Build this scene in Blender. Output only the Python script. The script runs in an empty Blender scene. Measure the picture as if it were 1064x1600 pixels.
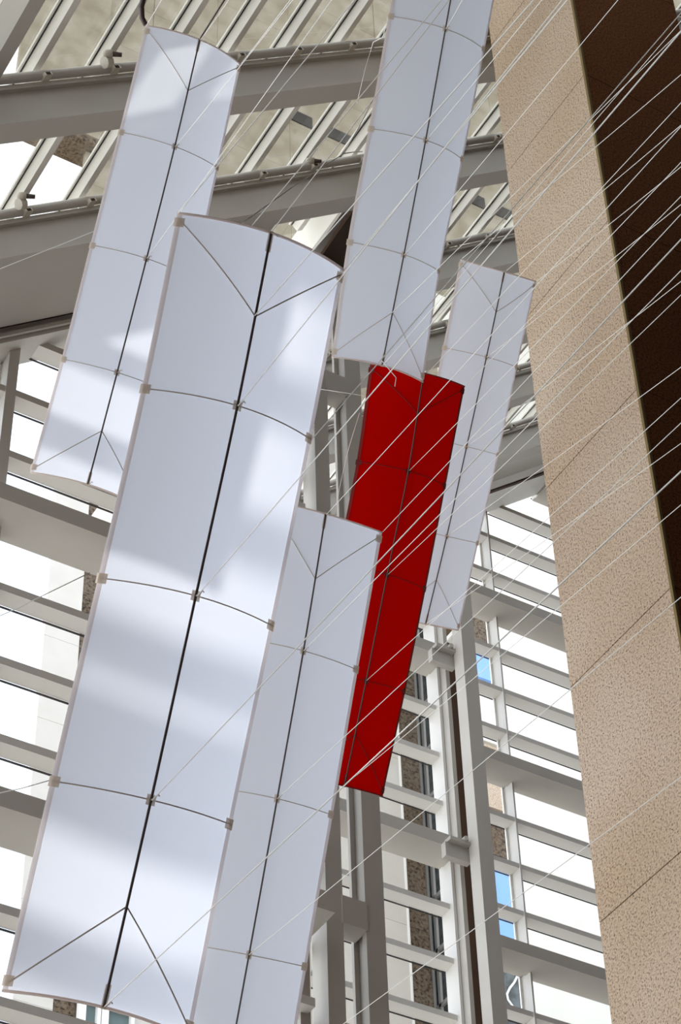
import bpy, bmesh, math, random
from mathutils import Vector, Matrix
random.seed(7)
S = bpy.context.scene
COL = S.collection
# ------------------------------------------------------------------ camera
F = 3613.967                                   # focal length in pixels of the 1064x1600 frame
RX = Vector((0.8614, -0.5072, -0.0247)).normalized()
RZ = Vector((0.3771, 0.6063, 0.7002)); RZ = (RZ - RX * RZ.dot(RX)).normalized()
RY = RZ.cross(RX)                              # image down
cam_d = bpy.data.cameras.new('camera'); cam = bpy.data.objects.new('camera', cam_d); COL.objects.link(cam)
cam_d.sensor_fit = 'VERTICAL'; cam_d.sensor_height = 36.0; cam_d.lens = 36.0 * F / 1600.0
cam_d.clip_start = 0.1; cam_d.clip_end = 2000
cam.matrix_world = Matrix(((RX.x, -RY.x, -RZ.x, 0), (RX.y, -RY.y, -RZ.y, 0), (RX.z, -RY.z, -RZ.z, 0), (0, 0, 0, 1)))
S.camera = cam
# ------------------------------------------------------------------ colour management
S.view_settings.view_transform = 'Standard'; S.view_settings.look = 'None'
S.view_settings.gamma = 1.0; S.view_settings.use_curve_mapping = False
S.view_settings.exposure = 0.55
# ------------------------------------------------------------------ sky and sun
w = bpy.data.worlds.new('sky'); S.world = w; w.use_nodes = True
nt = w.node_tree; nt.nodes.clear()
out = nt.nodes.new('ShaderNodeOutputWorld'); bg = nt.nodes.new('ShaderNodeBackground')
tc = nt.nodes.new('ShaderNodeTexCoord'); nz = nt.nodes.new('ShaderNodeTexNoise'); rp = nt.nodes.new('ShaderNodeValToRGB')
nz.inputs['Scale'].default_value = 1.6; nz.inputs['Detail'].default_value = 4
rp.color_ramp.elements[0].position = 0.40; rp.color_ramp.elements[0].color = (1.0, 1.02, 1.05, 1)
rp.color_ramp.elements[1].position = 0.66; rp.color_ramp.elements[1].color = (0.72, 0.85, 1.05, 1)
nt.links.new(tc.outputs['Generated'], nz.inputs['Vector']); nt.links.new(nz.outputs['Fac'], rp.inputs['Fac'])
nt.links.new(rp.outputs['Color'], bg.inputs['Color']); nt.links.new(bg.outputs['Background'], out.inputs['Surface'])
bg.inputs['Strength'].default_value = 1.55
sun_d = bpy.data.lights.new('sun', 'SUN'); sun = bpy.data.objects.new('sun', sun_d); COL.objects.link(sun)
SUN_TO = Vector((0.366, 1.0, 1.165)).normalized()          # towards the sun
sun_d.energy = 1.9; sun_d.angle = math.radians(0.6); sun_d.color = (1.0, 0.96, 0.90)
sun.rotation_euler = SUN_TO.to_track_quat('Z', 'Y').to_euler(); sun.location = (0, 0, 60)

# ------------------------------------------------------------------ pixel geometry
def ray(px, py):
    c = ((px - 532) / F, (py - 800) / F, 1.0)
    return RX * c[0] + RY * c[1] + RZ * c[2]
def onY(px, py, Y): r = ray(px, py); return r * (Y / r.y)
def onX(px, py, X): r = ray(px, py); return r * (X / r.x)
def xy(px, py): r = ray(px, py); return r.x / r.y
def zy(px, py): r = ray(px, py); return r.z / r.y
AL = math.radians(41.06); TA = math.tan(AL)
DD = Vector((math.cos(AL), 0, math.sin(AL))); NN = Vector((-math.sin(AL), 0, math.cos(AL))); YY = Vector((0, 1, 0))
C0 = 19.0                                     # roof plane: z = C0 + x*TA
def roofpt(s, Y, n=0.0):                      # s along slope, n along the roof normal from the plane
    return DD * s + YY * Y + NN * (n + C0 * math.cos(AL))
def on_roof(px, py, n=0.0):
    r = ray(px, py); k = (n + C0 * math.cos(AL)) / r.dot(NN); return r * k
S0 = 0.0
# the s coordinate used by roofpt: P.D with the plane offset removed
def s_of(P): return P.dot(DD)

# ------------------------------------------------------------------ materials
def mat(name, col, rough=0.6, metal=0.0, noise=None, bump=None):
    m = bpy.data.materials.new(name); m.use_nodes = True
    n = m.node_tree; b = n.nodes['Principled BSDF']
    b.inputs['Base Color'].default_value = (*col, 1); b.inputs['Roughness'].default_value = rough; b.inputs['Metallic'].default_value = metal
    if rough > 0.75: b.inputs['Specular IOR Level'].default_value = 0.1
    t = n.nodes.new('ShaderNodeTexCoord')
    if noise:
        sc, amt, col2 = noise
        x = n.nodes.new('ShaderNodeTexNoise'); x.inputs['Scale'].default_value = sc; x.inputs['Detail'].default_value = 5
        r = n.nodes.new('ShaderNodeValToRGB'); r.color_ramp.elements[0].position = 0.5 - amt; r.color_ramp.elements[1].position = 0.5 + amt
        r.color_ramp.elements[0].color = (*col, 1); r.color_ramp.elements[1].color = (*col2, 1)
        n.links.new(t.outputs['Object'], x.inputs['Vector']); n.links.new(x.outputs['Fac'], r.inputs['Fac']); n.links.new(r.outputs['Color'], b.inputs['Base Color'])
    if bump:
        y = n.nodes.new('ShaderNodeTexNoise'); y.inputs['Scale'].default_value = bump[0]; bp = n.nodes.new('ShaderNodeBump')
        bp.inputs['Strength'].default_value = bump[1]; n.links.new(t.outputs['Object'], y.inputs['Vector'])
        n.links.new(y.outputs['Fac'], bp.inputs['Height']); n.links.new(bp.outputs['Normal'], b.inputs['Normal'])
    return m
def granite(name, base, dark, light, scale):
    m = bpy.data.materials.new(name); m.use_nodes = True; n = m.node_tree; b = n.nodes['Principled BSDF']
    t = n.nodes.new('ShaderNodeTexCoord')
    a = n.nodes.new('ShaderNodeTexNoise'); a.inputs['Scale'].default_value = scale; a.inputs['Detail'].default_value = 3; a.inputs['Roughness'].default_value = 0.7
    r = n.nodes.new('ShaderNodeValToRGB'); e = r.color_ramp.elements
    e[0].position = 0.36; e[0].color = (*dark, 1); e[1].position = 0.46; e[1].color = (*base, 1)
    e2 = r.color_ramp.elements.new(0.62); e2.color = (*light, 1)
    k = n.nodes.new('ShaderNodeTexNoise'); k.inputs['Scale'].default_value = 0.35; k.inputs['Detail'].default_value = 3
    r2 = n.nodes.new('ShaderNodeValToRGB'); r2.color_ramp.elements[0].color = (0.86, 0.80, 0.72, 1); r2.color_ramp.elements[1].color = (1, 1, 1, 1)
    r2.color_ramp.elements[0].position = 0.3; r2.color_ramp.elements[1].position = 0.6
    mx = n.nodes.new('ShaderNodeMix'); mx.data_type = 'RGBA'; mx.blend_type = 'MULTIPLY'; mx.inputs[0].default_value = 1.0
    n.links.new(t.outputs['Object'], a.inputs['Vector']); n.links.new(t.outputs['Object'], k.inputs['Vector'])
    n.links.new(a.outputs['Fac'], r.inputs['Fac']); n.links.new(k.outputs['Fac'], r2.inputs['Fac'])
    n.links.new(r.outputs['Color'], mx.inputs[6]); n.links.new(r2.outputs['Color'], mx.inputs[7]); n.links.new(mx.outputs[2], b.inputs['Base Color'])
    b.inputs['Roughness'].default_value = 0.9; b.inputs['Specular IOR Level'].default_value = 0.08
    return m
def glass(name, tint, refl=0.06):
    m = bpy.data.materials.new(name); m.use_nodes = True; n = m.node_tree; n.nodes.clear()
    o = n.nodes.new('ShaderNodeOutputMaterial'); a = n.nodes.new('ShaderNodeBsdfTransparent'); g = n.nodes.new('ShaderNodeBsdfGlossy')
    a.inputs['Color'].default_value = (*tint, 1); g.inputs['Roughness'].default_value = 0.02
    f = n.nodes.new('ShaderNodeLayerWeight'); f.inputs['Blend'].default_value = 0.25
    mu = n.nodes.new('ShaderNodeMath'); mu.operation = 'MULTIPLY'; mu.inputs[1].default_value = refl * 4
    mx = n.nodes.new('ShaderNodeMixShader')
    n.links.new(f.outputs['Fresnel'], mu.inputs[0]); n.links.new(mu.outputs[0], mx.inputs[0])
    n.links.new(a.outputs[0], mx.inputs[1]); n.links.new(g.outputs[0], mx.inputs[2]); n.links.new(mx.outputs[0], o.inputs['Surface'])
    return m
def fabric(name, col, trans, tcol=None):
    m = bpy.data.materials.new(name); m.use_nodes = True; n = m.node_tree; n.nodes.clear()
    o = n.nodes.new('ShaderNodeOutputMaterial'); a = n.nodes.new('ShaderNodeBsdfDiffuse'); g = n.nodes.new('ShaderNodeBsdfTranslucent')
    a.inputs['Color'].default_value = (*col, 1); g.inputs['Color'].default_value = (*(tcol or col), 1)
    t = n.nodes.new('ShaderNodeTexCoord'); x = n.nodes.new('ShaderNodeTexNoise'); x.inputs['Scale'].default_value = 2.2; x.inputs['Detail'].default_value = 3
    bp = n.nodes.new('ShaderNodeBump'); bp.inputs['Strength'].default_value = 0.12; bp.inputs['Distance'].default_value = 0.05
    n.links.new(t.outputs['Object'], x.inputs['Vector']); n.links.new(x.outputs['Fac'], bp.inputs['Height'])
    n.links.new(bp.outputs['Normal'], a.inputs['Normal']); n.links.new(bp.outputs['Normal'], g.inputs['Normal'])
    mx = n.nodes.new('ShaderNodeMixShader'); mx.inputs[0].default_value = trans
    n.links.new(a.outputs[0], mx.inputs[1]); n.links.new(g.outputs[0], mx.inputs[2]); n.links.new(mx.outputs[0], o.inputs['Surface'])
    return m
M = dict(
    steel=mat('painted_steel', (0.43, 0.405, 0.365), 0.55, noise=(0.8, 0.3, (0.48, 0.455, 0.415))),
    bar=mat('glazing_bar_paint', (0.86, 0.85, 0.79), 0.5),
    gasket=mat('black_gasket', (0.03, 0.025, 0.025), 0.7),
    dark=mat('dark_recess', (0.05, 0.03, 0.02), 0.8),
    frame=mat('white_window_frame', (0.92, 0.91, 0.88), 0.5),
    glass=glass('clear_glass', (0.98, 0.985, 0.985), 0.008),
    roofglass=glass('tinted_roof_glass', (0.86, 0.86, 0.84), 0.02),
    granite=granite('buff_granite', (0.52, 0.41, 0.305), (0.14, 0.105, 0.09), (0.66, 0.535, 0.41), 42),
    shadegranite=granite('shaded_granite', (0.17, 0.066, 0.022), (0.05, 0.019, 0.007), (0.25, 0.105, 0.040), 36),  # pier stone again, with the front face's shade put into darker colours
    joint=mat('stone_joint', (0.30, 0.22, 0.12), 0.9),
    palestone=mat('pale_stone', (0.62, 0.585, 0.53), 0.8, noise=(1.2, 0.25, (0.67, 0.64, 0.585)), bump=(8, 0.05)),
    cream=mat('cream_stone', (0.70, 0.675, 0.60), 0.8, noise=(1.2, 0.25, (0.74, 0.715, 0.65)), bump=(8, 0.05)),
    beige=mat('beige_stone', (0.24, 0.20, 0.14), 0.85, noise=(0.9, 0.22, (0.36, 0.32, 0.25)), bump=(6, 0.1)),
    greygranite=granite('grey_brown_granite', (0.13, 0.10, 0.075), (0.04, 0.03, 0.025), (0.19, 0.15, 0.11), 9),
    reflectedsky=mat('reflected_sky_blue', (0.22, 0.42, 0.85), 0.15),  # reflected sky put into a plain blue base colour
    darkglass=mat('dark_window_glass', (0.10, 0.11, 0.11), 0.9, noise=(3, 0.1, (0.16, 0.18, 0.18))),
    white=fabric('white_sailcloth', (0.85, 0.89, 0.985), 0.5),
    red=fabric('red_sailcloth', (0.50, 0.0018, 0.001), 0.3, (0.55, 0.002, 0.001)),
    spar=mat('dark_carbon_rod', (0.085, 0.065, 0.062), 0.4),
    rib=mat('tan_batten', (0.66, 0.59, 0.54), 0.5),
    redrib=mat('dark_red_batten', (0.16, 0.004, 0.004), 0.5),
    hem=fabric('beige_hem_tape', (0.90, 0.82, 0.78), 0.5),
    redhem=mat('dark_red_hem_tape', (0.24, 0.008, 0.006), 0.7),
    patch=fabric('tan_patch', (0.80, 0.71, 0.60), 0.4),
    cord=mat('white_cord', (0.85, 0.85, 0.80), 0.6),
    floor=mat('grey_stone_floor', (0.24, 0.22, 0.20), 0.6, noise=(0.4, 0.3, (0.28, 0.26, 0.23))),
    paving=mat('pale_paving', (0.80, 0.76, 0.70), 0.8, noise=(0.4, 0.3, (0.84, 0.80, 0.74))),
    darkwall=mat('dark_brown_stone', (0.10, 0.06, 0.04), 0.8),
    metalwhite=mat('cream_metal', (0.62, 0.58, 0.50), 0.4),
)
M['olive'] = mat('olive_joint', (0.22, 0.16, 0.07), 0.8)
# ------------------------------------------------------------------ mesh building
def prism(pts, z0, z1):
    k = len(pts); m = MB()
    return m.add([(x, y, z0) for x, y in pts] + [(x, y, z1) for x, y in pts], [tuple(range(k)), tuple(reversed(range(k, 2 * k)))] + [(q, (q + 1) % k, k + (q + 1) % k, k + q) for q in range(k)])
class MB:
    def __init__(s): s.v = []; s.f = []
    def add(s, vs, fs):
        k = len(s.v); s.v += [Vector(v) for v in vs]; s.f += [tuple(i + k for i in f) for f in fs]; return s
    def obox(s, o, a, b, c):          # corner + three edge vectors
        o = Vector(o); a, b, c = Vector(a), Vector(b), Vector(c)
        if a.cross(b).dot(c) < 0: a, b = b, a
        vs = [o, o + a, o + a + b, o + b, o + c, o + a + c, o + a + b + c, o + b + c]
        return s.add(vs, [(3, 2, 1, 0), (4, 5, 6, 7), (0, 1, 5, 4), (1, 2, 6, 5), (2, 3, 7, 6), (3, 0, 4, 7)])
    def box(s, x0, x1, y0, y1, z0, z1): return s.obox((x0, y0, z0), (x1 - x0, 0, 0), (0, y1 - y0, 0), (0, 0, z1 - z0))
    def tube(s, pts, r, n=6):
        pts = [Vector(p) for p in pts]; k = len(s.v); rs = r if isinstance(r, (list, tuple)) else [r] * len(pts)
        for i, p in enumerate(pts):
            t = (pts[min(i + 1, len(pts) - 1)] - pts[max(i - 1, 0)]).normalized()
            u = t.cross(Vector((0.3, 0.9, 0.31))).normalized(); v = t.cross(u)
            for j in range(n):
                a = 2 * math.pi * j / n; s.v.append(p + (u * math.cos(a) + v * math.sin(a)) * rs[i])
        for i in range(len(pts) - 1):
            for j in range(n):
                a = k + i * n + j; b = k + i * n + (j + 1) % n; s.f.append((a, b, b + n, a + n))
        s.f.append(tuple(k + j for j in reversed(range(n)))); s.f.append(tuple(k + (len(pts) - 1) * n + j for j in range(n)))
        return s
    def build(s, name, m, parent=None, smooth=False):
        off = parent.matrix_world.translation if parent else None
        loc = Vector((0, 0, 0))
        if parent is None:
            xs = [v.x for v in s.v]; ys = [v.y for v in s.v]; zs = [v.z for v in s.v]
            loc = Vector(((min(xs) + max(xs)) / 2, (min(ys) + max(ys)) / 2, min(zs))); off = loc
        else:
            off = WLOC.get(parent.name, Vector((0, 0, 0)))
        me = bpy.data.meshes.new(name); me.from_pydata([v - off for v in s.v], [], s.f); me.update()
        bm = bmesh.new(); bm.from_mesh(me); bmesh.ops.recalc_face_normals(bm, faces=bm.faces); bm.to_mesh(me); bm.free()
        if smooth:
            for p in me.polygons: p.use_smooth = True
        o = bpy.data.objects.new(name, me); COL.objects.link(o)
        if m: me.materials.append(M[m] if isinstance(m, str) else m)
        if parent: o.parent = parent; WLOC[o.name] = off
        else: o.location = loc; WLOC[o.name] = loc
        return o
WLOC = {}
def tag(o, label=None, cat=None, group=None, kind=None):
    if label: o['label'] = label
    if cat: o['category'] = cat
    if group: o['group'] = group
    if kind: o['kind'] = kind
    return o
def empty(name, loc, label=None, cat=None, group=None, kind=None):
    o = bpy.data.objects.new(name, None); COL.objects.link(o); o.location = loc; o.empty_display_size = 0.2
    WLOC[o.name] = Vector(loc); return tag(o, label, cat, group, kind)
FZ = -1.6
# ================================================================== SETTING
MB().box(-16, 60, -12, 32.2, FZ - 0.3, FZ).build('floor', 'floor')
bpy.data.objects['floor']['kind'] = 'structure'
tag(MB().box(-160, 260, 32.2, 160, FZ - 0.35, FZ - 0.05).box(-160, -16, -80, 32.2, FZ - 0.35, FZ - 0.05).build('pavement', 'paving'), 'pale paving outside beyond the tall glass walls', 'pavement', kind='structure')

# unseen dark walls added around the hall to keep light off inner faces
tag(MB().box(-14, 45, -7.5, -7, FZ, 45).build('wall_front_added', 'darkwall'), kind='structure')
tag(MB().box(36, 36.5, -7, 32, FZ, 50).build('wall_side_added', 'darkwall'), kind='structure')
tag(MB().box(-14.5, -14, -7.5, 9, FZ, 24).build('wall_left_added', 'darkwall'), kind='structure')
# ---- granite pier, named as the right wall
wr = empty('wall_right', (12.13, 13.12, FZ), kind='structure')
PX0, PX1, PY0, PY1 = 12.13, 14.04, 13.12, 14.957
zj = [onX(914, 115, PX0).z]                        # a joint level at the arris; courses 3.14 m apart
lev = [zj[0] - 3.2095 * k * 1.0 for k in range(-1, 10)]
H0 = onY(914, 115, PY0).z; H1 = onY(952, 335, PY0).z; H2 = onY(1048, 915, PY0).z
step = (H0 - H2) / 3.0
lv = sorted([H0 - step * k for k in range(-1, 12) if H0 - step * k > FZ] + [FZ])
lv = [z for z in lv if z < 31.5] + [32.0]
g = 0.008
MB().box(PX0 + 0.04, PX1 - 0.04, PY0 + 0.04, PY1 - 0.04, FZ, 31.95).build('core', 'joint', wr)
for a, b in zip(lv[:-1], lv[1:]):
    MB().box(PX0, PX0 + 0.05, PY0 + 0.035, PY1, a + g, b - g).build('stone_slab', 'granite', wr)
    MB().box(PX0 + 0.03, PX1, PY0, PY0 + 0.05, a + g, b - g).build('stone_slab', 'shadegranite', wr)  # front slabs carry their shade in the colour
MB().box(PX0 - 0.005, PX0 + 0.03, PY0 - 0.005, PY0 + 0.034, FZ, 31.98).build('corner_trim', M['olive'], wr)
# ================================================================== CURTAIN WALLS
BZ, UZ = 35.57, 1.193                              # common level grid of the transoms, beams every fourth
def curtain(name, X0, X1, Yg, Ym, Yb, ztop_fn, zmin, verts, cell_x):
    """glass wall facing -Y: horizontal mullions, deep beams every fourth level, panes between."""
    root = empty(name, ((X0 + X1) / 2, Yg, max(FZ, zmin)), kind='structure')
    levels = [BZ + UZ * k for k in range(-34, 12)]
    levels = [z for z in levels if z > zmin]
    xs = [X0] + verts + [X1]
    for i, z in enumerate(levels):
        k = round((z - BZ) / UZ)
        # clip x start where the sloping roof cuts the wall
        xa = X0
        if ztop_fn(X0) < z + 0.05: xa = (z + 0.05 - (ztop_fn(0))) / TA
        if xa > X1 - 0.3: continue
        if k % 4 == 0:
            MB().box(xa, X1, Yb, Yg - 0.20, z - 0.28, z).box(xa, X1, Yg - 0.20, Yg - 0.06, z - 0.24, z - 0.04).build('beam', 'steel', root)
        else:
            MB().box(xa, X1, Ym, Yg - 0.04, z - 0.12, z).build('mullion', 'bar_grey', root)
        MB().box(xa, X1, Yg - 0.03, Yg - 0.005, z - 0.135, z - 0.118).box(xa, X1, Yg - 0.03, Yg - 0.005, z, z + 0.02).build('gasket', 'gasket', root)
    for x in verts:
        zt = ztop_fn(x) - 0.1
        MB().box(x, x + 0.04 if name != 'window_1' else x + 0.15, Ym - 0.03, Yg - 0.03, max(zmin, FZ), zt).build('vertical_mullion', 'bar_grey', root)
        MB().box(x - 0.05, x, Yg - 0.06, Yg - 0.02, max(zmin, FZ), zt).build('pane_frame', 'frame', root)
    # panes
    for xa, xb in zip(xs[:-1], xs[1:]):
        n = max(1, round((xb - xa) / cell_x))
        for j in range(n):
            a = xa + (xb - xa) * j / n; b = xa + (xb - xa) * (j + 1) / n
            for z0 in levels:
                z1 = z0 + UZ
                t0, t1 = ztop_fn(a), ztop_fn(b)
                if t1 < z0 + 0.05: continue
                zc0, zc1 = min(z1, t0), min(z1, t1)
                if t0 <= z0:
                    ax = a + (z0 - t0) / TA; vs = [(ax, z0), (b, z0), (b, zc1)]
                else: vs = [(a, z0), (b, z0), (b, zc1), (a, zc0)]
                m = MB(); k = len(vs)
                m.add([(x, Yg, z) for x, z in vs] + [(x, Yg + 0.012, z) for x, z in vs],
                      [tuple(range(k)), tuple(reversed(range(k, 2 * k)))] + [(q, (q + 1) % k, k + (q + 1) % k, k + q) for q in range(k)])
                m.build('pane', 'glass', root)
    return root
M['bar_grey'] = mat('grey_mullion_paint', (0.64, 0.625, 0.59), 0.5)
rooftop = lambda x: 18.15 + x * TA
XS = 0.585 * 20.85                                # where the near wall ends (behind the banners)
w1 = curtain('window_1', 3.0, XS, 20.88, 20.57, 20.05, rooftop, 6.0, [7.44], 2.4)
w2 = curtain('window_2', 0.585 * 29.7, 0.6875 * 29.7, 29.80, 29.47, 29.0, rooftop, 11.0, [], 2.4)
w3 = curtain('window_3', 0.7185 * 31.5, 36.0, 32.14, 31.8, 31.3, rooftop, 15.0, [0.7500 * 31.8], 2.6)
# end frame of the middle wall, light side face and multi-line jamb
xr = 0.6875 * 29.7
MB().box(xr, xr + 0.06, 29.35, 29.75, 9, 36).build('vertical_mullion', 'bar_grey', w2)
MB().box(xr + 0.07, xr + 0.16, 29.15, 29.75, 9, 36).build('vertical_mullion', 'steel', w2)
MB().box(xr + 0.17, xr + 0.24, 29.30, 29.75, 9, 36).build('vertical_mullion', 'steel', w2)
# step between the near wall and the far wall
rt = empty('trim_1', (XS, 25, 6), kind='structure')
XE = 0.585 * 29.5
for z in [BZ + UZ * k for k in range(-24, -5)]:
    if z > 5: MB().obox((XS, 21.0, z - 0.12), (XE - XS, 8.4, 0), (0.08, -0.05, 0), (0, 0, 0.12)).build('mullion', 'bar_grey', rt)
for q in range(4):
    a = Vector((XS + (XE - XS) * q / 4, 21.0 + 2.1 * q, 5)); MB().obox(a, ((XE - XS) / 4 - 0.01, 2.09, 0), (0.01, -0.006, 0), (0, 0, 21)).build('pane', 'glass', rt)
MB().box(XS - 0.10, XS + 0.04, 20.75, 20.95, 5, rooftop(XS)).build('post', 'steel', rt)
# dark granite strip between middle wall and slim column
tag(MB().box(0.6965 * 31.6, 0.7185 * 31.6, 31.6, 31.9, FZ, 33.6).build('wall_back', 'darkwall'), kind='structure')
# ================================================================== ROOF
rf = empty('ceiling', (12, 20, 30), kind='structure')
beamY = [15.9 - 2.65 * k for k in range(1, -1, -1)] + [18.53, 21.4, 24.1, 26.7, 29.35]
def span(Y):                                      # slope extent of the roof at depth Y
    return (12.5 + 4.0, 52.0) if Y < 20.7 else (s_of(roofpt(0, 0)) + 29.3, 52.0)
def s_at_x(x): return x / math.cos(AL) + C0 * math.sin(AL)
# s in roofpt is measured so that P = DD*s + NN*(C0 cos AL) -> x = s cos AL - C0 sinAL cosAL
for Y in beamY:
    sa, sb = (15.5, 50.0) if Y < 20.7 else (s_at_x(0.578 * Y + 0.1), 50.0)
    if Y < 15: sb = s_at_x(12.1)
    L = DD * (sb - sa)
    o = roofpt(sa, Y)
    # web and flanges
    MB().obox(o + NN * -0.74 + YY * 0.10, L, YY * 0.12, NN * 0.64) \
        .obox(o + NN * -0.78 - YY * 0.04, L, YY * 0.36, NN * 0.05) \
        .obox(o + NN * -0.19 + YY * 0.03, L, YY * 0.26, NN * 0.07).build('rafter', 'steel', rf)
    MB().tube([o + NN * -0.05 + YY * 0.0, o + L + NN * -0.05], 0.065, 10).build('pipe', 'steel', rf, True)
MB().obox(roofpt(5, -7, 0.25), DD * 50, YY * 16.8, NN * 0.3).build('shade_soffit', 'darkwall', rf)  # opaque slab added out of view to darken the hall
bars = [17.6 + 1.2 * k + 0.02 for k in range(-1, 26)]
Ystop = lambda s: 20.6 if s < s_at_x(XS) else 31.9
for s in bars:
    x = (roofpt(s, 0)).x
    y0 = 10.0; y1 = 20.3 if x < XS else min(31.9, x / 0.578)
    o = roofpt(s, y0); L = YY * (y1 - y0)
    MB().obox(o + NN * 0.06, L, DD * 0.13, NN * 0.17).build('glazing_bar', 'bar', rf)
    MB().obox(o + NN * 0.205 - DD * 0.06, L, DD * 0.035, NN * 0.025).build('gasket', 'bar', rf)
    MB().obox(o + NN * 0.195 - DD * 0.02, L, DD * 0.02, NN * 0.012).build('gasket', 'gasket', rf)
    for Y in beamY:
        if Y < y1 - 0.1:
            MB().obox(roofpt(s + 0.02, Y - 0.09, -0.13), DD * 0.12, YY * 0.12, NN * 0.05).build('cleat', 'metalwhite', rf)
            MB().obox(roofpt(s + 0.045, Y - 0.095, -0.125), DD * 0.07, YY * 0.03, NN * 0.04).build('cleat_slot', 'dark', rf)
for s0, s1 in zip(bars[:-1], bars[1:]):
    x = roofpt(s0, 0).x
    ys = [10.0, 13.25, 15.9, 18.53, 20.6] + [y for y in (23.2, 25.4, 28.0, 31.9) if y < x / 0.575]
    for a, b in zip(ys[:-1], ys[1:]):
        MB().obox(roofpt(s0 + 0.01, a + 0.005, 0.235), DD * (s1 - s0 - 0.02), YY * (b - a - 0.01), NN * 0.015).build('roof_pane', 'roofglass', rf)
# verge beam at the left end of the roof, header over the near glass wall, header over the far one
vs = s_of(on_roof(46, 0, -0.2))
MB().obox(roofpt(vs - 0.13, 9, -0.30), DD * 0.26, YY * 7.0, NN * 0.32).build('verge_beam', 'steel', rf)
sa = 15.5; L = DD * (s_of(on_roof(405, 370, -0.6)) - sa)
MB().obox(roofpt(sa, 18.95, -0.70), L, YY * 1.22, NN * 0.30).build('header', 'steel', rf)
MB().obox(roofpt(sa, 20.17, -0.62), L, YY * 0.20, NN * 0.20).build('header_groove', 'dark', rf)
MB().obox(roofpt(sa, 20.32, -0.86), L, YY * 0.62, NN * 0.26).obox(roofpt(sa, 20.25, -0.80), L, YY * 0.05, NN * 0.06).build('header', 'bar_grey', rf)
sa = s_at_x(0.578 * 30.5); L = DD * (50 - sa)
MB().obox(roofpt(sa, 30.35, -0.80), L, YY * 0.40, NN * 0.70).build('header', 'steel', rf)
MB().obox(roofpt(sa, 30.75, -0.78), L, YY * 0.12, NN * 0.3).build('header_groove', 'dark', rf)
MB().obox(roofpt(sa, 30.87, -0.84), L, YY * 1.0, NN * 0.24).build('header', 'bar_grey', rf)
# white hip rafter coming down to the corner between the walls
sg = s_of(on_roof(572, 212, 0.2))
MB().obox(roofpt(sg, 12, -0.22), DD * 0.34, YY * 17, NN * 0.42).build('girder', 'bar', rf)
MB().obox(roofpt(sg - 0.02, 12, -0.27), DD * 0.40, YY * 17, NN * 0.05).build('girder_flange', 'steel', rf)
MB().add([roofpt(sg + a, y, n) for a in (-0.01, 0.42) for y, n in ((17.55, -0.26), (18.1, -0.80), (18.75, -0.84), (19.3, -0.26))],
         [(0, 1, 2, 3), (7, 6, 5, 4), (0, 4, 5, 1), (1, 5, 6, 2), (2, 6, 7, 3), (3, 7, 4, 0)]).build('haunch', 'bar', rf)
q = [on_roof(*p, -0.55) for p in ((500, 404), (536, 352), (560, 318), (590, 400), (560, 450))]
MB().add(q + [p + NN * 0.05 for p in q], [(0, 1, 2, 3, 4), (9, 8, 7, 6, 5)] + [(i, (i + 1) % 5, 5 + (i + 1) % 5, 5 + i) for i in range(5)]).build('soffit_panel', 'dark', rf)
# ================================================================== STEEL COLUMNS
c1 = empty('steel_column', (12.9, 20.95, FZ), 'twin taupe steel column with linking plates behind the red banner', 'column')
Yc = 20.75
MB().box(0.602 * Yc, 0.6138 * Yc, Yc, Yc + 0.37, FZ, 29.2).build('post', 'steel', c1)
a, b = 0.630 * Yc, 0.6438 * Yc
MB().box(a, b, Yc, Yc + 0.10, FZ, 29.6).box(a + 0.07, b - 0.02, Yc + 0.10, Yc + 0.31, FZ, 29.6).box(a, b, Yc + 0.31, Yc + 0.37, FZ, 29.6).build('post', 'steel', c1)
for px, py, h in ((545, 1403, 0.42), (535, 590, 0.41), (530, 1000, 0.42)):
    z = zy(px, py) * Yc
    MB().box(0.6130 * Yc, 0.6308 * Yc, Yc - 0.02, Yc + 0.3, z - h, z).build('link_plate', 'steel', c1)
c2 = empty('steel_column', (20.6, 28.6, FZ), 'slim grey steel column between the middle and right glass walls', 'column')
xl, xr2 = xy(734, 1150) * 28.5, 0.7300 * 28.5
MB().box(xl, xr2, 28.5, 28.82, FZ, 35.5).build('post', 'steel', c2)
for k in (0, -4, -8, -12):
    z = BZ + UZ * k
    MB().box(xl - 0.45, xl, 28.75, 28.95, z - 0.30, z - 0.22).box(xl - 0.5, xl + 0.05, 28.86, 29.0, z - 0.62, z - 0.30).tube([(xl - 0.12, 28.7, z - 0.2), (xl - 0.12, 29.0, z - 0.2)], 0.05, 8).build('bracket', 'steel', c2)
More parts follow.
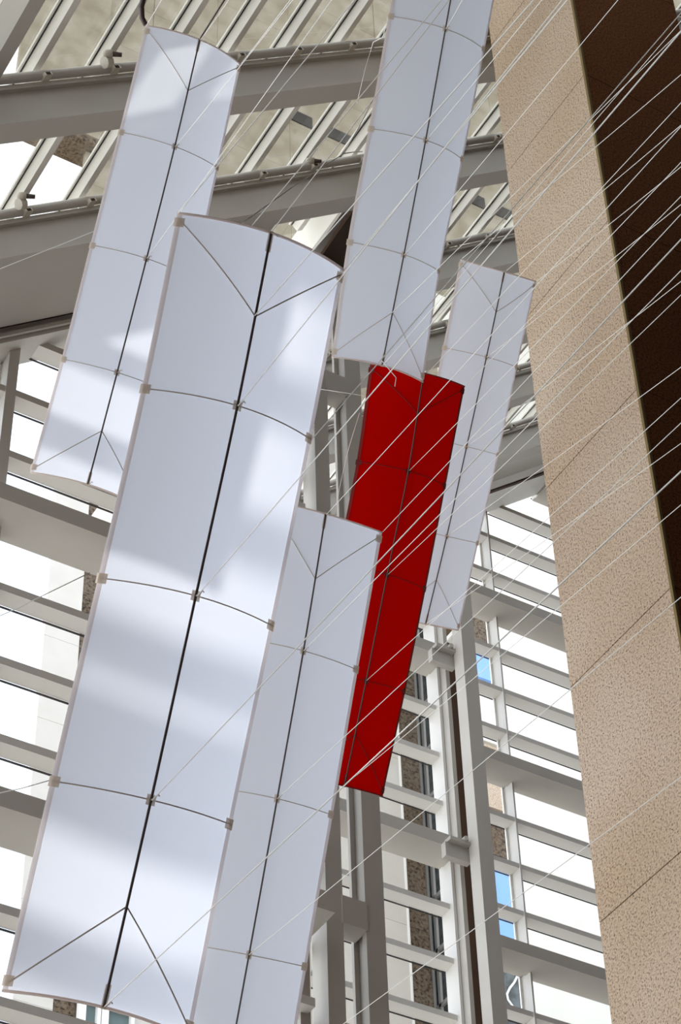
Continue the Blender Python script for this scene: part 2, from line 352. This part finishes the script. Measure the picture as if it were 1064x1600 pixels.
# ================================================================== BUILDINGS OUTSIDE
YT = 55.0; KT = YT / 40
tw = empty('office_tower', (30, YT + 6, FZ), 'beige stone tower behind the glass with brown granite band and tall recessed windows', 'building')
xe, xb0, xb1, xw = 0.4045 * YT, 0.4283 * YT, 0.455 * YT, 0.6609 * YT
prism([(xe + 0.05, YT + 0.2), (xw + 0.5, YT + 0.2), (xw + 0.5, YT + 12), (xe + 6, YT + 12)], FZ, 128).box(xw + 0.7, 84, YT + 3.0, YT + 12, FZ, 128).build('core', 'joint', tw)
zsplit = 1.33 * YT
zs = [FZ + 2.6 * KT * k for k in range(0, 37)]
for a, b in zip(zs[:-1], zs[1:]):
    low = b < zsplit
    mcol = 'palestone' if low else 'beige'
    for x0, x1 in ((xe, xb0), (xb1, 20.6 * KT), (20.6 * KT, 23.4 * KT), (23.4 * KT, xw)):
        MB().box(x0 + 0.006, x1 - 0.006, YT, YT + 0.25, a + 0.006, b - 0.006).build('stone_panel', mcol, tw)
    MB().box(xb0, xb1, YT + 0.04, YT + 0.25, a + 0.006, b - 0.006).build('stone_panel', 'greygranite' if low else 'beige', tw)
    MB().box(xw, 0.6765 * YT, YT + 0.03, YT + 0.25, a + 0.01, b - 0.01).build('stone_panel', 'greygranite' if low else 'beige', tw)
    if not low:
        for x0 in (37.21, 44.0, 52.25, 60.5, 68.75):
            MB().box(x0 + 0.006, x0 + (6.79 if x0 < 40 else 8.25) - 0.006, YT, YT + 0.25, a + 0.006, b - 0.006).build('stone_panel', 'beige', tw)
MB().box(xw - 0.04, xw + 0.04, YT - 0.02, YT + 0.04, FZ, zsplit).build('trim', 'frame', tw)
# recessed window strip on the face looking left, plane X = XW
XW = 28.0 * KT
MB().box(XW, XW + 0.1, YT - 0.2, YT + 1.9, FZ, zsplit).build('window_glass', 'darkglass', tw)
for y in (YT + 1.76, YT + 1.35, YT - 0.2):
    MB().box(XW - 0.1, XW, y, y + 0.14, FZ, zsplit).build('window_frame', 'frame', tw)
z0 = zy(690, 1363) * YT
MB().box(0.6765 * YT, XW, YT + 1.9, YT + 2.0, FZ, zsplit).build('window_frame', 'greygranite', tw)
for k in range(-14, 20):
    z = z0 + 2.2 * k
    if z < zsplit: MB().box(XW - 0.1, XW, YT - 0.2, YT + 1.76, z - 0.12, z + 0.04).build('window_transom', 'frame', tw)
M['slot'] = mat('dark_louvre', (0.06, 0.055, 0.05), 0.9)
M['teal'] = mat('teal_window_glass', (0.16, 0.21, 0.21), 0.9)
for a_, b_ in ((118, 152), (154, 205)):
    x0, x1 = xy(a_, 1590) * YT, xy(b_, 1590) * YT; z1 = zy(150, 1568) * YT
    wn = MB().box(x0, x1, YT - 0.05, YT, z1 - 3.2, z1).build('window', 'teal', tw)
    MB().box(x0, x0 + 0.22, YT - 0.25, YT - 0.05, z1 - 3.2, z1).box(x0, x1, YT - 0.25, YT - 0.05, z1 - 0.15, z1).box(x1 - 0.1, x1, YT - 0.25, YT - 0.05, z1 - 3.2, z1).build('window_frame', 'frame', wn)
# dark slots cut across the upper storeys, and the overhanging top block
zst = zy(500, 200) * YT
for x0, x1 in ((xy(450, 178) * YT, xy(487, 194) * YT), (xy(502, 200) * YT, xy(560, 226) * YT), (xy(735, 315) * YT, xy(757, 322) * YT), (xy(772, 334) * YT, xy(806, 345) * YT)):
    MB().box(x0, x1, YT - 0.06, YT + 0.01, zst - 0.42, zst + 0.42).build('louvre_slot', M['slot'], tw)
zo = zy(115, 217) * YT
prism([(xy(25, 100) * YT, YT - 0.3), (xe + 0.5, YT - 0.3), (xe + 0.5, YT - 0.02), (xe, YT + 0.8), (xy(25, 100) * YT + 0.3, YT + 0.8)], zo, 128).build('overhang_block', 'beige', tw)
MB().box(xy(25, 100) * YT, xe + 1.0, YT - 0.5, YT + 0.85, zo - 0.45, zo - 0.01).build('overhang_edge', 'greygranite', tw)
# cream stone block close behind the right glass wall
YC = 48.0
cb = empty('cream_stone_building', (46, YC + 3, FZ), 'bright cream stone building close behind the right glass wall', 'building')
xc = 0.7510 * YC
prism([(xc + 0.1, YC + 0.2), (84, YC + 0.2), (84, YC + 3.4), (xc + 4, YC + 3.4)], FZ, 70).build('core', 'cream', cb)
zs = [FZ + 3.18 * k for k in range(0, 23)]
xs_ = [xc, 39.5, 43.0, 46.5, 50, 53.5, 57]
for a, b in zip(zs[:-1], zs[1:]):
    for x0, x1 in zip(xs_[:-1], xs_[1:]):
        MB().box(x0 + 0.004, x1 - 0.004, YC, YC + 0.2, a + 0.004, b - 0.004).build('stone_panel', 'cream', cb)
# panels beside the slim column, coloured as reflections of stone, dark building and sky
def reflection(y_top, y_bot, m, x0p=None):
    z1 = zy(775, y_top) * YC; z0_ = zy(790, y_bot) * YC
    MB().box(0.722 * YC, xc + 0.02, YC + 0.02, YC + 0.15, z0_, z1).build('reflection_panel', m, cb)
reflection(700, 940, 'cream'); reflection(940, 966, 'granite'); reflection(966, 1030, 'greygranite'); reflection(1030, 1072, 'reflectedsky'); reflection(1072, 1168, 'cream')
reflection(1168, 1268, 'granite'); reflection(1268, 1340, 'greygranite'); reflection(1340, 1462, 'reflectedsky'); reflection(1462, 1500, 'beige'); reflection(1500, 1640, 'darkglass')
MB().tube([onY(800 + 8 * math.sin(k * 0.9), 1508 + 9 * k, YC - 0.02) for k in range(9)], 0.035, 6).build('reflected_highlight', 'frame', cb)  # wavy white tube standing in for a highlight reflected in the pane
MB().box(0.722 * YC, xc + 0.3, YC + 0.15, YC + 0.35, FZ, 70).build('core', 'cream', cb)

# ================================================================== BANNERS
def cz(x, y, z):                                   # camera-normalised px + depth -> world
    return ray(x, y) * z
BAN = {}
def banner(key, label, rows, wtop, wbot, jt, jb, red=False, bulge=0.09, yaw=0.12, W=1.0):
    """rows: (L, M, R) pixel triples from top to bottom"""
    nr = len(rows) - 1
    def depth(u, v):
        px = wtop + (wbot - wtop) * v / nr
        z = F * W / px
        return z - bulge * (1 - u * u) + yaw * u
    def P(u, v, lift=0.0):
        i = min(int(v), nr - 1); t = v - i
        q = []
        for k in range(3):
            pts = [Vector(rows[j][k]) for j in (max(i - 1, 0), i, i + 1, min(i + 2, nr))]
            p0, p1, p2, p3 = pts
            if i == 0: p0 = p1 * 2 - p2
            if i == nr - 1: p3 = p2 * 2 - p1
            q.append(0.5 * ((2 * p1) + (p2 - p0) * t + (2 * p0 - 5 * p1 + 4 * p2 - p3) * t * t + (3 * p1 - p0 - 3 * p2 + p3) * t ** 3))
        a = q[0] * (u * (u - 1) / 2) + q[1] * (1 - u * u) + q[2] * (u * (u + 1) / 2)
        return cz(a.x, a.y, depth(u, v) - lift)
    base = P(0, nr)
    root = empty('red_banner' if red else 'white_banner', base, label, 'banner', None)
    nu, nv = 16, 12 * nr
    mb = MB(); vs = [P(-1 + 2 * i / nu, nr * j / nv) for j in range(nv + 1) for i in range(nu + 1)]
    fs = [(j * (nu + 1) + i, j * (nu + 1) + i + 1, (j + 1) * (nu + 1) + i + 1, (j + 1) * (nu + 1) + i) for j in range(nv) for i in range(nu)]
    mb.add(vs, fs); mb.build('cloth', 'red' if red else 'white', root, True)
    hem, rib, spr, pat = ('redhem', 'redrib', 'spar', 'redrib') if red else ('hem', 'rib', 'spar', 'patch')
    for sgn in (-1, 1):                            # side hems: flat tapes wrapped round the edge
        m = MB(); n = nv; wdt = 0.052
        va = [P(sgn, nr * j / n, 0.006) for j in range(n + 1)]; vb = [P(sgn * (1 - wdt), nr * j / n, 0.006) for j in range(n + 1)]
        k = n + 1
        m.add(va + vb, [(j, j + 1, k + j + 1, k + j) for j in range(n)])
        m.build('side_hem', hem, root)
    for r in range(nr + 1):
        end = r in (0, nr)
        MB().tube([P(-1 + 2 * i / 20, r, 0.008) for i in range(21)], 0.0085 if end else 0.0042, 6).build('end_batten' if end else 'batten', hem if end else rib, root, True)
    MB().tube([P(0, nr * j / 40, 0.016) for j in range(41)], 0.0075, 8).build('spar', spr, root, True)
    def v_of(j):
        best = min(range(0, nr * 200 + 1), key=lambda k: abs(pxy(P(0, k / 200))[1] - j[1])); return best / 200
    for j, vend, nm in ((jt, 0.04, 't'), (jb, nr - 0.04, 'b')):
        if j is None: continue
        vj = v_of(j) if not isinstance(j, float) else j
        for sgn in (-1, 1):
            MB().tube([P(sgn * 0.96 * i / 12, vj + (vend - vj) * i / 12, 0.010) for i in range(13)], 0.0045, 6).build('brace', rib, root, True)
    for r in range(nr + 1):
        for u in (-0.965, 0, 0.965):
            vv = min(max(r, 0.05), nr - 0.05)
            du, dv = (0.038, 0.022) if r in (0, nr) and u == 0 else (0.05, 0.026)
            if u == 0 and r in (0, nr): du, dv = 0.03, 0.06
            c = [P(u - du, vv - dv, 0.015), P(u + du, vv - dv, 0.015), P(u + du, vv + dv, 0.015), P(u - du, vv + dv, 0.015)]
            MB().add(c, [(0, 1, 2, 3)]).build('joint_patch', pat, root)
    for r in range(nr + 1):                        # little looped knots where the cords are tied
        p = P(0.0, r, 0.03); q = P(0.06, r - 0.035 if r else 0.0, 0.06)
        MB().tube([p, (p + q) / 2 + RX * 0.008, q, q + RY * 0.012 + RX * 0.008], 0.004, 5).build('knot', rib, root)
    BAN[key] = (P, nr, depth)
    return root
def pxy(p): 
    c = (p.dot(RX), p.dot(RY), p.dot(RZ)); return (532 + F * c[0] / c[2], 800 + F * c[1] / c[2])

banner('B1', 'largest white banner in front, with sunlit patches and beam shadows', [((277, 333), (424, 364), (537, 422)), ((221, 607), (371, 634), (486, 687)), ((153, 903), (306, 931), (427, 979)), ((79, 1220), (236, 1250), (362, 1289)), ((3, 1548), (162, 1574), (297, 1622))], 275, 304, (398, 494), (201, 1417), bulge=0.12, yaw=0.15)
banner('B2', 'white banner hanging upper left, partly behind the largest one', [((228, 40), (312, 62), (376, 101)), ((186, 206), (273, 229), (341, 263)), ((141, 383), (229, 404), (303, 437)), ((96, 561), (183, 582), (262, 612)), ((47, 738), (137, 757), (213, 789))], 160, 175, (293, 142), (160, 673))
banner('B3', 'tall white banner at top centre running out of the top of the picture', [((638, -152), (727, -130), (790, -95)), ((607, 25), (696, 45), (757, 78)), ((576, 201), (665, 219), (723, 250)), ((543, 378), (631, 398), (687, 425)), ((518, 558), (597, 571), (661, 597))], 158, 150, None, (612, 488))
banner('B4', 'small far white banner beside the granite pier, behind the red one', [((719, 406), (788, 425), (837, 440)), ((692, 543), (760, 558), (808, 574)), ((662, 683), (729, 698), (779, 711)), ((632, 824), (698, 838), (747, 849)), ((602, 962), (665, 975), (717, 985))], 123, 121, (774, 488), (683, 906), yaw=0.08, W=0.90, bulge=0.08)
banner('B5', 'red banner with dark red battens, the only red one', [((578, 570), (662, 583), (726, 604)), ((557, 722), (638, 736), (696, 760)), ((525, 885), (605, 898), (665, 921)), ((493, 1050), (572, 1064), (633, 1081)), ((460, 1212), (538, 1228), (598, 1244))], 147, 146, (651, 646), (556, 1147), red=True, yaw=0.1)
banner('B6', 'white banner at lower centre between the largest banner and the red one', [((425, 783), (509, 803), (597, 832)), ((388, 1000), (474, 1017), (559, 1047)), ((347, 1233), (433, 1248), (520, 1274)), ((303, 1477), (389, 1492), (479, 1511)), ((255, 1727), (343, 1742), (437, 1762))], 178, 188, (494, 905), None, yaw=0.03)
# ================================================================== CORDS
def node_depth(key, px, py):
    P, nr, dep = BAN[key]; best = None
    for j in range(0, nr * 12 + 1):
        for u in (-1, 0, 1):
            q = pxy(P(u, j / 12)); e = (q[0] - px) ** 2 + (q[1] - py) ** 2
            if best is None or e < best[0]: best = (e, dep(u, j / 12))
    return best[1] - 0.04
def cord(key, a, b, label, kz=0.72, ext=1.12, r=0.003):
    z0 = node_depth(key, *a); p = cz(a[0], a[1], z0); q = cz(b[0], b[1], z0 * kz)
    q = p + (q - p) * ext
    pts = []
    L = (q - p).length
    for i in range(13):
        t = i / 12; pts.append(p + (q - p) * t - Vector((0, 0, 1)) * (0.0016 * L * 4 * t * (1 - t)))
    o = MB().tube(pts, r, 5).build('suspension_cord', 'cord', None, True)
    tag(o, label, 'cord', 'cords holding the banners')
BN = {'B1': 'largest banner', 'B2': 'upper left banner', 'B3': 'top centre banner', 'B4': 'small far white banner', 'B5': 'red banner', 'B6': 'lower centre banner'}
def C(key, a, b, where, **kw): cord(key, a, b, 'white cord from %s of the %s' % (where, BN[key]), **kw)
C('B3', (632, 398), (965, 0), 'spar joint on third batten')
C('B1', (487, 687), (1064, 20), 'right end of second batten', kz=0.9)
C('B3', (599, 570), (1064, 32), 'bottom end of the spar')
C('B3', (612, 489), (1064, 47), 'lower brace junction')
C('B1', (308, 931), (1064, 48), 'spar joint on third batten', kz=0.62)
C('B4', (722, 404), (1064, 116), 'top left corner')
C('B4', (791, 423), (1064, 195), 'top end of the spar')
C('B5', (668, 583), (1064, 160), 'top end of the spar')
C('B6', (511, 803), (1064, 197), 'top end of the spar')
C('B5', (728, 602), (1064, 253), 'top right corner')
C('B4', (838, 440), (1064, 260), 'top right corner')
C('B5', (640, 735), (1064, 306), 'spar joint on second batten')
C('B4', (761, 558), (1064, 319), 'spar joint on second batten')
C('B6', (598, 831), (1064, 334), 'top right corner')
C('B1', (238, 1250), (1064, 373), 'spar joint on fourth batten', kz=0.66)
C('B6', (475, 1016), (1064, 422), 'spar joint on second batten')
C('B4', (731, 697), (1064, 439), 'spar joint on third batten')
C('B5', (607, 897), (1064, 460), 'spar joint on third batten')
C('B4', (699, 837), (1064, 573), 'spar joint on fourth batten')
C('B5', (573, 1063), (1064, 621), 'spar joint on fourth batten')
C('B6', (434, 1247), (1064, 660), 'spar joint on third batten')
C('B4', (667, 974), (1064, 692), 'bottom end of the spar')
C('B1', (164, 1572), (1064, 735), 'bottom end of the spar', kz=0.62)
C('B5', (539, 1226), (1064, 788), 'bottom end of the spar')
C('B6', (390, 1491), (1064, 932), 'spar joint on fourth batten')
C('B6', (345, 1738), (1064, 1213), 'bottom end of the spar')
C('B1', (398, 493), (833, 0), 'upper brace junction')
C('B3', (666, 219), (846, 0), 'spar joint on second batten')
C('B1', (372, 634), (878, 0), 'spar joint on second batten')
C('B1', (538, 421), (884, 2), 'top right corner')
C('B1', (394, 352), (689, 0), 'top edge left of the spar', kz=0.9)
C('B1', (425, 361), (701, 0), 'top end of the spar', kz=0.9)
C('B1', (278, 333), (554, 0), 'top left corner', kz=0.9)
C('B2', (230, 403), (518, 0), 'spar joint on third batten')
C('B2', (376, 100), (453, 0), 'top right corner')
C('B2', (274, 229), (457, 0), 'spar joint on second batten')
C('B2', (314, 61), (357, 0), 'top end of the spar')
C('B2', (229, 39), (252, 0), 'top left corner')
C('B3', (697, 44), (722, 0), 'spar joint on first visible batten')
def loose(pts, label, r=0.004, m='cord', name='loose_cord', cat='cord'):
    o = MB().tube([cz(*p) for p in pts], r, 6).build(name, m, None, True); tag(o, label, cat)
loose([(607, 27, 23.0), (598, 58, 23.6), (583, 66, 24.0), (570, 110, 24.4), (558, 160, 24.8)], 'slack thin cord hanging from left edge of top centre banner')
loose([(380, 348, 13.6), (460, 290, 15.5), (537, 240, 17.5), (560, 200, 18.5), (584, 153, 19.6)], 'thin cord with a fork above the largest banner top edge')
loose([(537, 240, 17.5), (550, 238, 18), (566, 237, 19)], 'short cord twig at the fork beside top centre banner')
loose([(562, 645, 24.8), (545, 700, 24.8), (530, 765, 24.8), (524, 800, 24.8)], 'thin cord hanging down in front of the twin steel column', 0.0035)
loose([(500, 608, 26), (567, 618, 26), (585, 621, 26)], 'near horizontal thin cord crossing the twin steel column', 0.0035)
loose([(-40, 436, 22.5), (0, 420, 22.4), (143, 363, 22.5), (190, 344, 22.6)], 'thin white cord at far left running behind the upper left banner')
loose([(-30, 975, 17), (35, 947, 17), (66, 931, 17), (140, 895, 17)], 'thin white cord at left edge behind the largest banner')
loose([(-30, 1247, 17), (0, 1239, 17), (33, 1232, 17), (110, 1210, 17)], 'lowest thin white cord at left edge behind the largest banner')
loose([(596, 563, 23.3), (619, 590, 23.2), (617, 604, 23.2)], 'short loose cord end over the top of the red banner', 0.004)
# dark bent pole and rod at the top left, holding the upper left banner
loose([(228, 39, 22.5), (222, 28, 22.5), (221, 10, 22.5), (226, -10, 22.5), (236, -40, 22.5)], 'thick black bent hose end above top left corner of upper left banner', 0.028, 'spar', 'black_hose', 'hose')
loose([(313, 60, 22.5), (348, 4, 22.4), (370, -30, 22.3)], 'dark rod rising from the spar top of the upper left banner', 0.009, 'spar', 'support_rod', 'rod')
# ================================================================== SPOTLIGHTS ON THE PIPES
def spot(px, py, label):
    P = on_roof(px, py, -0.05) - YY * 0.02
    t = empty('spotlight', P, label, 'spotlight', 'spotlights clamped to the roof pipes')
    MB().tube([P - DD * 0.05, P + DD * 0.05], 0.08, 10).build('clamp', 'metalwhite', t)
    q = P - YY * 0.10 + NN * 0.05
    MB().tube([P, q], 0.03, 8).build('arm', 'metalwhite', t)
    d = (DD * 0.8 - YY * 0.3 - NN * 0.5).normalized()
    MB().tube([q - d * 0.07, q - d * 0.04, q + d * 0.05], [0.03, 0.05, 0.055], 12).build('housing', 'metalwhite', t, True)
    MB().tube([q + d * 0.05, q + d * 0.17], [0.035, 0.03], 12).build('snoot', 'spar', t, True)
spot(166, 99, 'small cream spotlight clamped on the uppermost roof pipe')
spot(32, 320, 'small cream spotlight at left edge on the second roof pipe')
spot(482, 263, 'small cream spotlight on roof pipe beside the top centre banner')
spot(786, 370, 'small cream spotlight on roof pipe near the granite pier')
